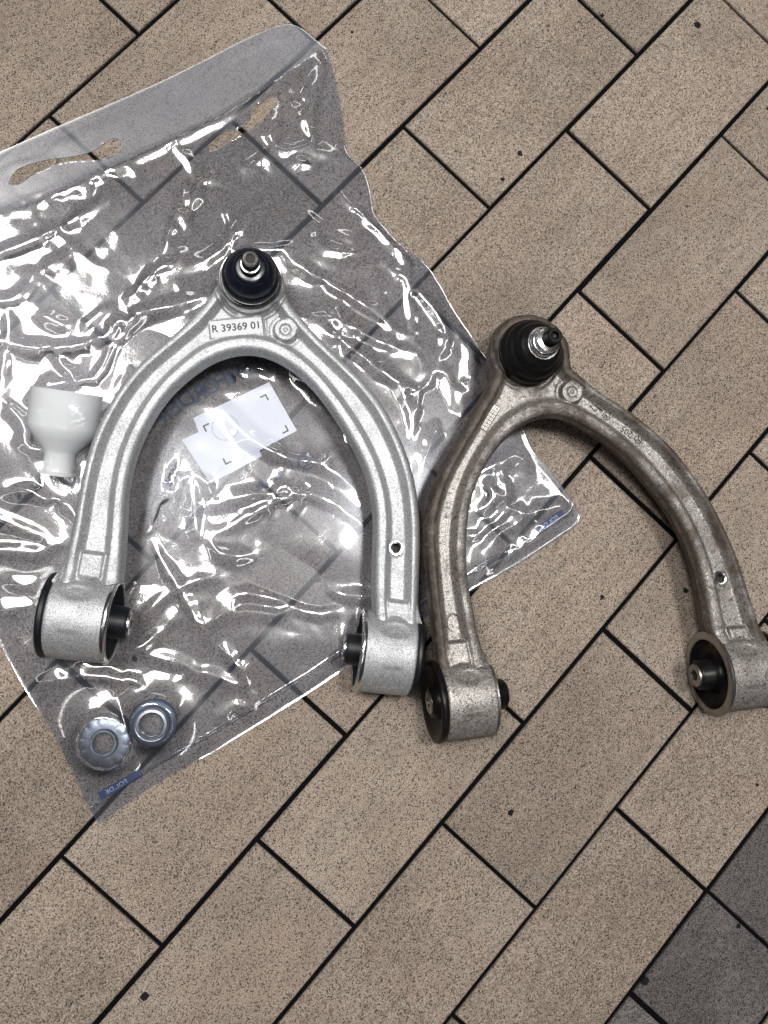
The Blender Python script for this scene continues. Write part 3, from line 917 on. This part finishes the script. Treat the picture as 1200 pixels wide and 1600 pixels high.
for _ in range(85):
    c = lo + rng.random(2) * (hi - lo)
    if calm(c) < 0.8:
        continue
    a = rng.normal(0.7, 0.8)
    L2 = rng.uniform(0.03, 0.12)
    bend = rng.normal(0, 0.25)
    s_ = np.linspace(-0.5, 0.5, max(3, int(L2 / 0.009)))
    q = np.stack([c[0] + L2 * (s_ * np.cos(a) - bend * s_**2 * np.sin(a) * 2), c[1] + L2 * (s_ * np.sin(a) + bend * s_**2 * np.cos(a) * 2)], 1)
    add_line(q, rng.uniform(1.6, 3.6))
cr_pts = np.array(pv) / 1000.0
for p_ in feet:
    if np.min(np.hypot(cr_pts[:, 0] - p_[0], cr_pts[:, 1] - p_[1])) > 0.0042:
        pv.append((p_[0] * 1000, p_[1] * 1000))
        ph_.append(0.8 + rng.uniform(0, 0.35))
gx = np.arange(lo[0] - 0.03, hi[0] + 0.03, 0.024)
gy = np.arange(lo[1] - 0.03, hi[1] + 0.03, 0.024)
for i, x in enumerate(gx):
    for y in gy:
        p_ = np.array([x, y + 0.009 * (i % 2)]) + rng.normal(0, 0.0045, 2)
        if np.min(np.hypot(cr_pts[:, 0] - p_[0], cr_pts[:, 1] - p_[1])) < 0.0065:
            continue
        pv.append((p_[0] * 1000, p_[1] * 1000))
        ph_.append(0.8 + calm(p_) * rng.gamma(1.6, 0.10))
vo, eo, fo, ov, _, _ = delaunay_2d_cdt([Vector(p_) for p_ in pv], pe, [], 0, 1e-4)
VO = np.array([v[:] for v in vo])
pva, pha = np.array(pv), np.array(ph_)
hv = np.zeros(len(VO))
for k, o_ in enumerate(ov):
    if len(o_):
        hv[k] = max(pha[i] for i in o_)
    else:
        dd = np.hypot(pva[:, 0] - VO[k, 0], pva[:, 1] - VO[k, 1])
        hv[k] = pha[np.argsort(dd)[:3]].max()
Hc = np.zeros(len(BP))
BPm = BP * 1000
order = np.argsort(BPm[:, 0])
xs_sorted = BPm[order, 0]
for f_ in fo:
    for k in range(1, len(f_) - 1):
        A_, B_, C_ = VO[f_[0]], VO[f_[k]], VO[f_[k + 1]]
        den = (B_[1] - C_[1]) * (A_[0] - C_[0]) + (C_[0] - B_[0]) * (A_[1] - C_[1])
        if abs(den) < 1e-9:
            continue
        i0 = np.searchsorted(xs_sorted, min(A_[0], B_[0], C_[0]) - 1e-6)
        i1 = np.searchsorted(xs_sorted, max(A_[0], B_[0], C_[0]) + 1e-6)
        sel = order[i0:i1]
        yy = BPm[sel, 1]
        sel = sel[(yy >= min(A_[1], B_[1], C_[1]) - 1e-6) & (yy <= max(A_[1], B_[1], C_[1]) + 1e-6)]
        if not len(sel):
            continue
        px_, py_ = BPm[sel, 0] - C_[0], BPm[sel, 1] - C_[1]
        w0 = ((B_[1] - C_[1]) * px_ + (C_[0] - B_[0]) * py_) / den
        w1 = ((C_[1] - A_[1]) * px_ + (A_[0] - C_[0]) * py_) / den
        w2 = 1 - w0 - w1
        m_ = (w0 >= -1e-6) & (w1 >= -1e-6) & (w2 >= -1e-6)
        Hc[sel[m_]] = (w0 * hv[f_[0]] + w1 * hv[f_[k]] + w2 * hv[f_[k + 1]])[m_]


def blur(h, sig):
    g = h.reshape(NB, NB)
    kx = np.arange(-int(3 * sig + 1), int(3 * sig + 1) + 1)
    ker = np.exp(-kx**2 / (2 * sig**2)); ker /= ker.sum()
    pad = len(kx) // 2
    g = np.pad(g, pad, mode='edge')
    g = np.apply_along_axis(lambda r_: np.convolve(r_, ker, 'valid'), 0, g)
    g = np.apply_along_axis(lambda r_: np.convolve(r_, ker, 'valid'), 1, g)
    return g.reshape(-1)


Hc = 0.68 * blur(Hc, 1.2) + 0.32 * blur(Hc, 3.2)


def waves(P_, n, lam0, lam1, seed):
    r_ = np.random.default_rng(seed)
    z = np.zeros(len(P_))
    for _ in range(n):
        lam = r_.uniform(lam0, lam1)
        a = r_.uniform(0, 2 * math.pi)
        z += np.sin(2 * math.pi * (P_[:, 0] * math.cos(a) + P_[:, 1] * math.sin(a)) / lam + r_.uniform(0, 6.28)) * lam
    return z / (math.sqrt(n) * (lam0 + lam1) / 2)


Hl = waves(BP, 14, 0.05, 0.15, 3)
Hm = waves(BP, 16, 0.018, 0.05, 4)
Hf = waves(BP, 18, 0.007, 0.016, 8)
amp = np.clip(0.55 + 0.5 * waves(BP, 9, 0.10, 0.22, 5), 0.12, 1.3)
H = 0.6 + Hl * 1.7 * amp + Hm * 0.22 * amp + Hc

# header: flat band above the hem line
HEM = atl([(-420, 520), (-150, 400), (0, 335), (60, 312), (110, 293), (165, 268), (215, 245), (300, 205), (345, 183), (400, 150), (455, 110), (530, 55)], 0.003)


def above_hem(P_):
    best = np.full(len(P_), 1e9); sd = np.zeros(len(P_))
    for a, b in zip(HEM[:-1], HEM[1:]):
        d = b - a
        tq = np.clip(((P_ - a) @ d) / (d @ d), 0, 1)
        e = P_ - (a + tq[:, None] * d)
        dd = np.hypot(e[:, 0], e[:, 1])
        cr = d[0] * (P_[:, 1] - a[1]) - d[1] * (P_[:, 0] - a[0])
        sd = np.where(dd < best, np.sign(cr) * dd, sd)
        best = np.minimum(best, dd)
    return sd


sd = above_hem(BP)
kh = sstep(0.0005, 0.006, sd)
H = H * (1 - kh) + (0.9 + 0.25 * Hl + 0.10 * Hm + 1.5 * np.exp(-np.abs(sd) / 0.004)) * kh
# edges lie down
edge = np.minimum(np.minimum(U, 1 - U), np.minimum(Vv_, 1 - Vv_)).reshape(-1)
ke = sstep(0.0, 0.035, edge)
H = H * (0.25 + 0.75 * ke) + 0.9 * np.exp(-edge / 0.004)
# nuts inside lift the film
NUT_A = at(164, 1159, 0.002)
NUT_B = at(240, 1129, 0.002)
for c, r_, hh in ((NUT_A, 0.019, 8.2), (NUT_B, 0.0175, 4.0), (NUT_B, 0.0132, 13.0)):
    d = np.hypot(BP[:, 0] - c[0], BP[:, 1] - c[1])
    tent = hh * np.exp(-np.maximum(d - r_, 0) / 0.011) + 0.6
    H = np.where(H > tent, H, tent + 0.15 * (H - H.mean()) * 0)
# things lying on the bag press it flat
clear = np.full(len(BP), 1e3)
am = np.array([-0.0332, -0.0359]); aa = math.radians(-7.29)
lx = (BP[:, 0] - am[0]) * math.cos(aa) + (BP[:, 1] - am[1]) * math.sin(aa)
ly = -(BP[:, 0] - am[0]) * math.sin(aa) + (BP[:, 1] - am[1]) * math.cos(aa)
for cx in (-0.111, 0.113):
    dx_ = np.maximum(np.abs(lx - cx) - 0.029, 0)
    rr_ = 31.5
    dy_ = np.minimum(np.abs(ly) * 1000, rr_ - 0.01)
    cl = 1.2 + 30 - np.sqrt(np.maximum(rr_**2 - dy_**2, 0)) + 1.5 + dx_ * 1000 * 0.8
    clear = np.where(np.abs(ly) < 0.0315, np.minimum(clear, np.maximum(cl - 0.6, 0.9)), clear)
dB = np.hypot(lx + 0.0244, ly - 0.2596) * 1000
clear = np.minimum(clear, np.where(dB < 40, 0.9 + np.maximum(dB - 17, 0) * 0.75, 1e3))
# the cap
CAP_A, CAP_B = at(104, 622, 0.026), at(90, 742, 0.014)
dcap = seg_dist(BP, [CAP_A], [CAP_B]) * 1000
clear = np.minimum(clear, np.where(dcap < 30, 2.3 + np.maximum(dcap - 9, 0)**2 * 0.018, 1e3))
# old arm's left leg spans the bag
clear = np.minimum(clear, 11)
H = np.minimum(H, clear)
H = np.maximum(H, 0.75)
H2 = H.reshape(NB, NB)
zback = (0.30 + 0.06 * waves(BP, 10, 0.05, 0.12, 21))

# hang slots punched through the header
SLOT1 = smooth_curve(atl([(14, 283), (22, 268), (50, 255), (80, 248), (120, 243), (140, 238), (158, 228), (172, 217), (183, 215), (190, 222), (188, 233), (175, 243), (150, 250), (110, 252), (80, 259), (50, 274), (28, 289), (17, 290), (14, 283)], 0.001), 160, 2)
SLOT2 = smooth_curve(atl([(326, 234), (324, 226), (336, 212), (352, 203), (372, 200), (386, 190), (396, 168), (410, 156), (432, 149), (437, 152), (428, 165), (416, 180), (398, 196), (380, 206), (360, 218), (340, 231), (326, 234)], 0.003), 160, 2)


def inside(P_, poly):
    r_ = np.zeros(len(P_), bool)
    x, y = P_[:, 0], P_[:, 1]
    for a, b in zip(poly, np.roll(poly, -1, 0)):
        cnd = ((a[1] > y) != (b[1] > y))
        xi = (b[0] - a[0]) * (y - a[1]) / (b[1] - a[1] + 1e-15) + a[0]
        r_ ^= cnd & (x < xi)
    return r_


def snap(P_, polys, tol):
    P_ = P_.copy()
    for poly in polys:
        lo, hi = poly.min(0) - 0.004, poly.max(0) + 0.004
        sel = np.where((P_[:, 0] > lo[0]) & (P_[:, 0] < hi[0]) & (P_[:, 1] > lo[1]) & (P_[:, 1] < hi[1]))[0]
        for i in sel:
            d = poly - P_[i]
            k = np.argmin((d**2).sum(1))
            if np.hypot(*d[k]) < tol:
                P_[i] = poly[k]
    return P_


BPs = snap(BP, (SLOT1, SLOT2), 0.0009)
quads = np.array(grid_faces(NB, NB))
cent = BPs[quads].mean(1)
hole = inside(cent, SLOT1) | inside(cent, SLOT2)
sdc = above_hem(cent)
head = sdc > 0.0008
bag = empty('polythene_bag', (0, 0, 0), 0, 'large crumpled clear plastic bag spread on the tiles under the silver arm', 'plastic bag')


def sheet(name, zz, mask, mat):
    q = quads[mask & ~hole]
    used = np.unique(q)
    mp = np.full(NB * NB, -1)
    mp[used] = np.arange(len(used))
    W = np.concatenate([BPs[used], zz[used][:, None] / 1000.0], 1)
    return mobj(name, W, mp[q], mat, bag)


sheet('front_sheet', H, ~head, M['film_front'])
hd = sheet('header_band', H, head, M['film_header'])
sheet('back_sheet', zback, np.ones(len(quads), bool), M['film_back'])
# welded seam strip along the bottom edge
vi = np.arange(NB)
rows_ = []
for vv in (0.972, 0.9745, 0.977):
    k = int(vv * (NB - 1))
    rows_.append(np.concatenate([coons[:, k, :], (H2[:, k] / 1000.0 + (0.0009 if vv == 0.9745 else 0.0003))[:, None]], 1))
rows_ = np.stack(rows_, 1)
mobj('welded_seam', rows_.reshape(-1, 3), grid_faces(NB, 3), M['film_front'], bag)


def printed(name, V, Fc, mat, px, py, dirpx, mirror=True, z=0.00058):
    """lettering printed on the back sheet; dirpx = second photo point giving the reading line"""
    a, b = at(px, py, 0.001), at(*dirpx, 0.001)
    rot = math.atan2(b[1] - a[1], b[0] - a[0])
    if mirror:
        rot += math.pi
    return flat_part(name, V, Fc, mat, bag, a[0], a[1], z, rot, mirror)


# brand lettering, read from the other side of the bag, letter by letter along its curve
word = 'LEMF\u00d6RDER'
spots = [(400, 571), (385, 577), (369, 586), (350, 594), (331, 604), (312, 614), (291, 624), (273, 637), (258, 652)]
tops = []
for i, (ch, (px, py)) in enumerate(zip(word, spots)):
    V, Fc = text_shape(ch, 0.0180, 0.0002)
    j = min(i + 1, len(spots) - 1); j0 = max(i - 1, 0)
    ddx, ddy = spots[j][0] - spots[j0][0], spots[j][1] - spots[j0][1]
    printed('brand_letter', V, Fc, M['ink_blue_thin'], px, py, (px + ddx, py + ddy))
V, Fc = text_shape('AFTERMARKET', 0.0050, 0.0001)
printed('brand_line', V, Fc, M['ink_blue'], 430, 748, (400, 765))
V, Fc = join(bar((0, -0.0075), (0, 0.0075), 0.0005))
printed('divider_line', V, Fc, M['ink_blue'], 459.5, 732, (430, 749))
V, Fc = join(ring_shape(0.0062, 0.0069, 40), bar((-0.0052, -0.0034), (0.0052, -0.0034), 0.0006), bar((-0.0052, 0.0034), (0.0052, 0.0034), 0.0006))
printed('round_logo', V, Fc, M['ink_blue'], 478.5, 720, (448, 737))
V, Fc = text_shape('ZF', 0.0056, 0.0001)
printed('logo_letters', V, Fc, M['ink_blue'], 478.5, 720, (448, 737))
V, Fc = text_shape('ORDE', 0.0080)
printed('brand_letters', V, Fc, M['ink_blue'], 272, 740, (258, 765))
for (px, py), (qx, qy), ln, bodies in (((188, 1226), (160, 1242), 0.0340, 'FOL.DE'), ((859, 816), (835, 833), 0.0290, 'FOL.DE')):
    V, Fc = rect_shape(-ln / 2, -0.0031, ln / 2, 0.0031)
    printed('print_bar', V, Fc, M['ink_blue'], px, py, (qx, qy))
    V, Fc = text_shape(bodies, 0.0048)
    printed('print_bar_letters', V * np.array([1.1, 1, 1]), Fc, M['print_pale'], px - 6 * (1 if px < 500 else 0), py + 3.5 * (1 if px < 500 else 0), (qx - 6 * (1 if px < 500 else 0), qy + 3.5 * (1 if px < 500 else 0)), z=0.0007)
V, Fc = text_shape('PE-LD', 0.0042)
printed('recycling_letters', V, Fc, M['ink_blue_thin'], 181, 1208, (166, 1216))
V, Fc = join(bar((-0.006, -0.002), (0.006, -0.002), 0.0008), bar((0.006, -0.002), (0.0035, 0.0045), 0.0008), bar((-0.006, -0.002), (-0.004, 0.004), 0.0008))
printed('recycling_mark', V, Fc, M['ink_blue_thin'], 175, 1198, (160, 1206))

# ------------------------------------------------------------------ paper label inside the bag
lp = atl([(302, 654), (310, 650.5), (301, 656)], 0.001)
LAB = [(302, 653), (420.5, 597), (464, 673), (405.5, 703.5), (409, 713), (329, 756), (284, 687), (310.4, 675)]
q = atl(LAB, 0.0010)
lab_c = q.mean(0)
lab = empty('paper_label', (lab_c[0], lab_c[1], 0.0008), 0, 'white stepped paper label with black corner marks inside the clear bag', 'label')
n = len(q)
V = [(*(p_ - lab_c), 0.00025) for p_ in q] + [(*(p_ - lab_c), 0.0) for p_ in q]
Fc = [tuple(range(n))[::-1], tuple(range(n, 2 * n))] + [(k, (k + 1) % n, n + (k + 1) % n, n + k) for k in range(n)]
o = mobj('label_sheet', V, Fc, M['paper'], lab, smooth=False)
ld = q[1] - q[0]
la_ = math.atan2(ld[1], ld[0])
for (px, py), k in (((318, 666), 0), ((415, 617), 1), ((450, 673), 2), ((353, 725), 3)):
    c = at(px, py, 0.001) - lab_c
    sx = 1 if k in (0, 3) else -1
    sy = -1 if k in (0, 1) else 1
    V, Fc = join(bar((0, 0), (sx * 0.0048, 0), 0.0012), bar((0, sy * -0.0006), (0, sy * 0.0048), 0.0012))
    flat_part('corner_mark', V, Fc, M['ink'], lab, c[0], c[1], 0.00045, la_)
c = at(352, 668, 0.001) - lab_c
V, Fc = join(ring_shape(0.0095, 0.0108, 40))
flat_part('faint_emblem', V, Fc, M['paper_grey'], lab, c[0], c[1], 0.00040, la_)
c = at(386, 712, 0.001) - lab_c
V, Fc = join(bar((-0.024, 0.0008), (0.016, 0.0008), 0.0006), bar((-0.024, -0.0012), (0.010, -0.0012), 0.0006))
flat_part('faint_line', V, Fc, M['paper_grey'], lab, c[0], c[1], 0.00040, la_)

# ------------------------------------------------------------------ loose nuts inside the bag
na = empty('flange_nut', (NUT_A[0], NUT_A[1], 0.0008), 0.1, 'zinc ring nut with scalloped edge inside the bag corner', 'nut', 'loose nuts in the bag')
N = 240
V, Fc = [], []
prof = [(0.96, 0.0), (1.0, 0.8), (1.0, 2.0), (0.95, 2.8), (0.70, 3.4), (0.57, 3.6)]
for f_, z in prof:
    for k in range(N):
        a = 2 * math.pi * k / N
        sc = 18.6 * f_ * (1 + (0.075 * (abs(math.cos(6 * a))**0.7 - 0.6)) * min(1, max(0, (f_ - 0.6) / 0.35)))
        V.append((sc * math.cos(a), sc * math.sin(a), z))
b = len(V)
for r_, z in ((10.2, 3.6), (9.9, 7.0), (9.4, 7.6), (8.0, 7.6), (7.4, 7.0), (7.2, 0.0)):
    for k in range(N):
        a = 2 * math.pi * k / N
        V.append((r_ * math.cos(a), r_ * math.sin(a), z))
nrw = len(prof) + 6
for i in range(nrw - 1):
    for k in range(N):
        k2 = (k + 1) % N
        Fc.append((i * N + k, i * N + k2, (i + 1) * N + k2, (i + 1) * N + k))
mobj('nut_body', np.array(V) / 1000, Fc, M['zinc'], na, angle=35)
nb = empty('flange_nut', (NUT_B[0], NUT_B[1], 0.0008), 0, 'zinc collar nut on a round dark blue washer inside the bag', 'nut', 'loose nuts in the bag')
V, Fc = lathe([(8.6, 0), (16.6, 0), (17.5, 0.6), (17.6, 2.0), (16.8, 2.7), (13.5, 3.1), (9, 3.2)], 72)
mobj('washer', np.array(V) / 1000, Fc, M['zinc_blue'], nb, angle=35)
V, Fc = lathe([(13.0, 3.0), (13.2, 9.0), (12.7, 10.4), (12.2, 10.8), (11.7, 10.6), (11.4, 10.9), (11.0, 12.0), (9.2, 12.2), (8.5, 11.6), (8.3, 0.2)], 72)
mobj('collar', np.array(V) / 1000, Fc, M['zinc'], nb, angle=30)

# ------------------------------------------------------------------ white protective cap lying on its side
d = CAP_A - CAP_B
ln = np.linalg.norm(d)
prof = [(11.0, 0.0), (12.8, 0.0), (13.0, 0.8), (12.8, 2.2), (11.4, 2.6), (10.9, 4.0), (10.8, 15.5), (12.5, 18.5), (19.5, 26.5), (24.2, 33.0), (24.9, 36.5), (25.2, 61.5), (25.5, 62.0), (24.4, 62.0), (23.9, 36.8), (23.2, 33.6), (18.6, 27.3), (11.4, 19.0), (9.8, 15.8), (9.9, 3), (10.0, 0.0), (11.0, 0.0)]
V, Fc = lathe(prof, 72)
ax = Vector((d[0], d[1], 0.0)).normalized()
tiltc = math.asin((25.4 - 13.0) / 62.0)
axis = Vector((ax.x * math.cos(tiltc), ax.y * math.cos(tiltc), math.sin(tiltc)))
rotm = axis.to_track_quat('Z', 'Y').to_matrix().to_4x4()
cap = empty('protective_cap', (CAP_B[0], CAP_B[1], 0.0), 0, 'translucent white funnel shaped plastic cap lying beside the silver arm', 'plastic cap')
mobj('cap_wall', xf(V, Matrix.Translation((0, 0, 0.0022 + 0.0130 * math.cos(tiltc))) @ rotm @ Matrix.Scale(0.001, 4)), Fc, M['cap'], cap, angle=45)
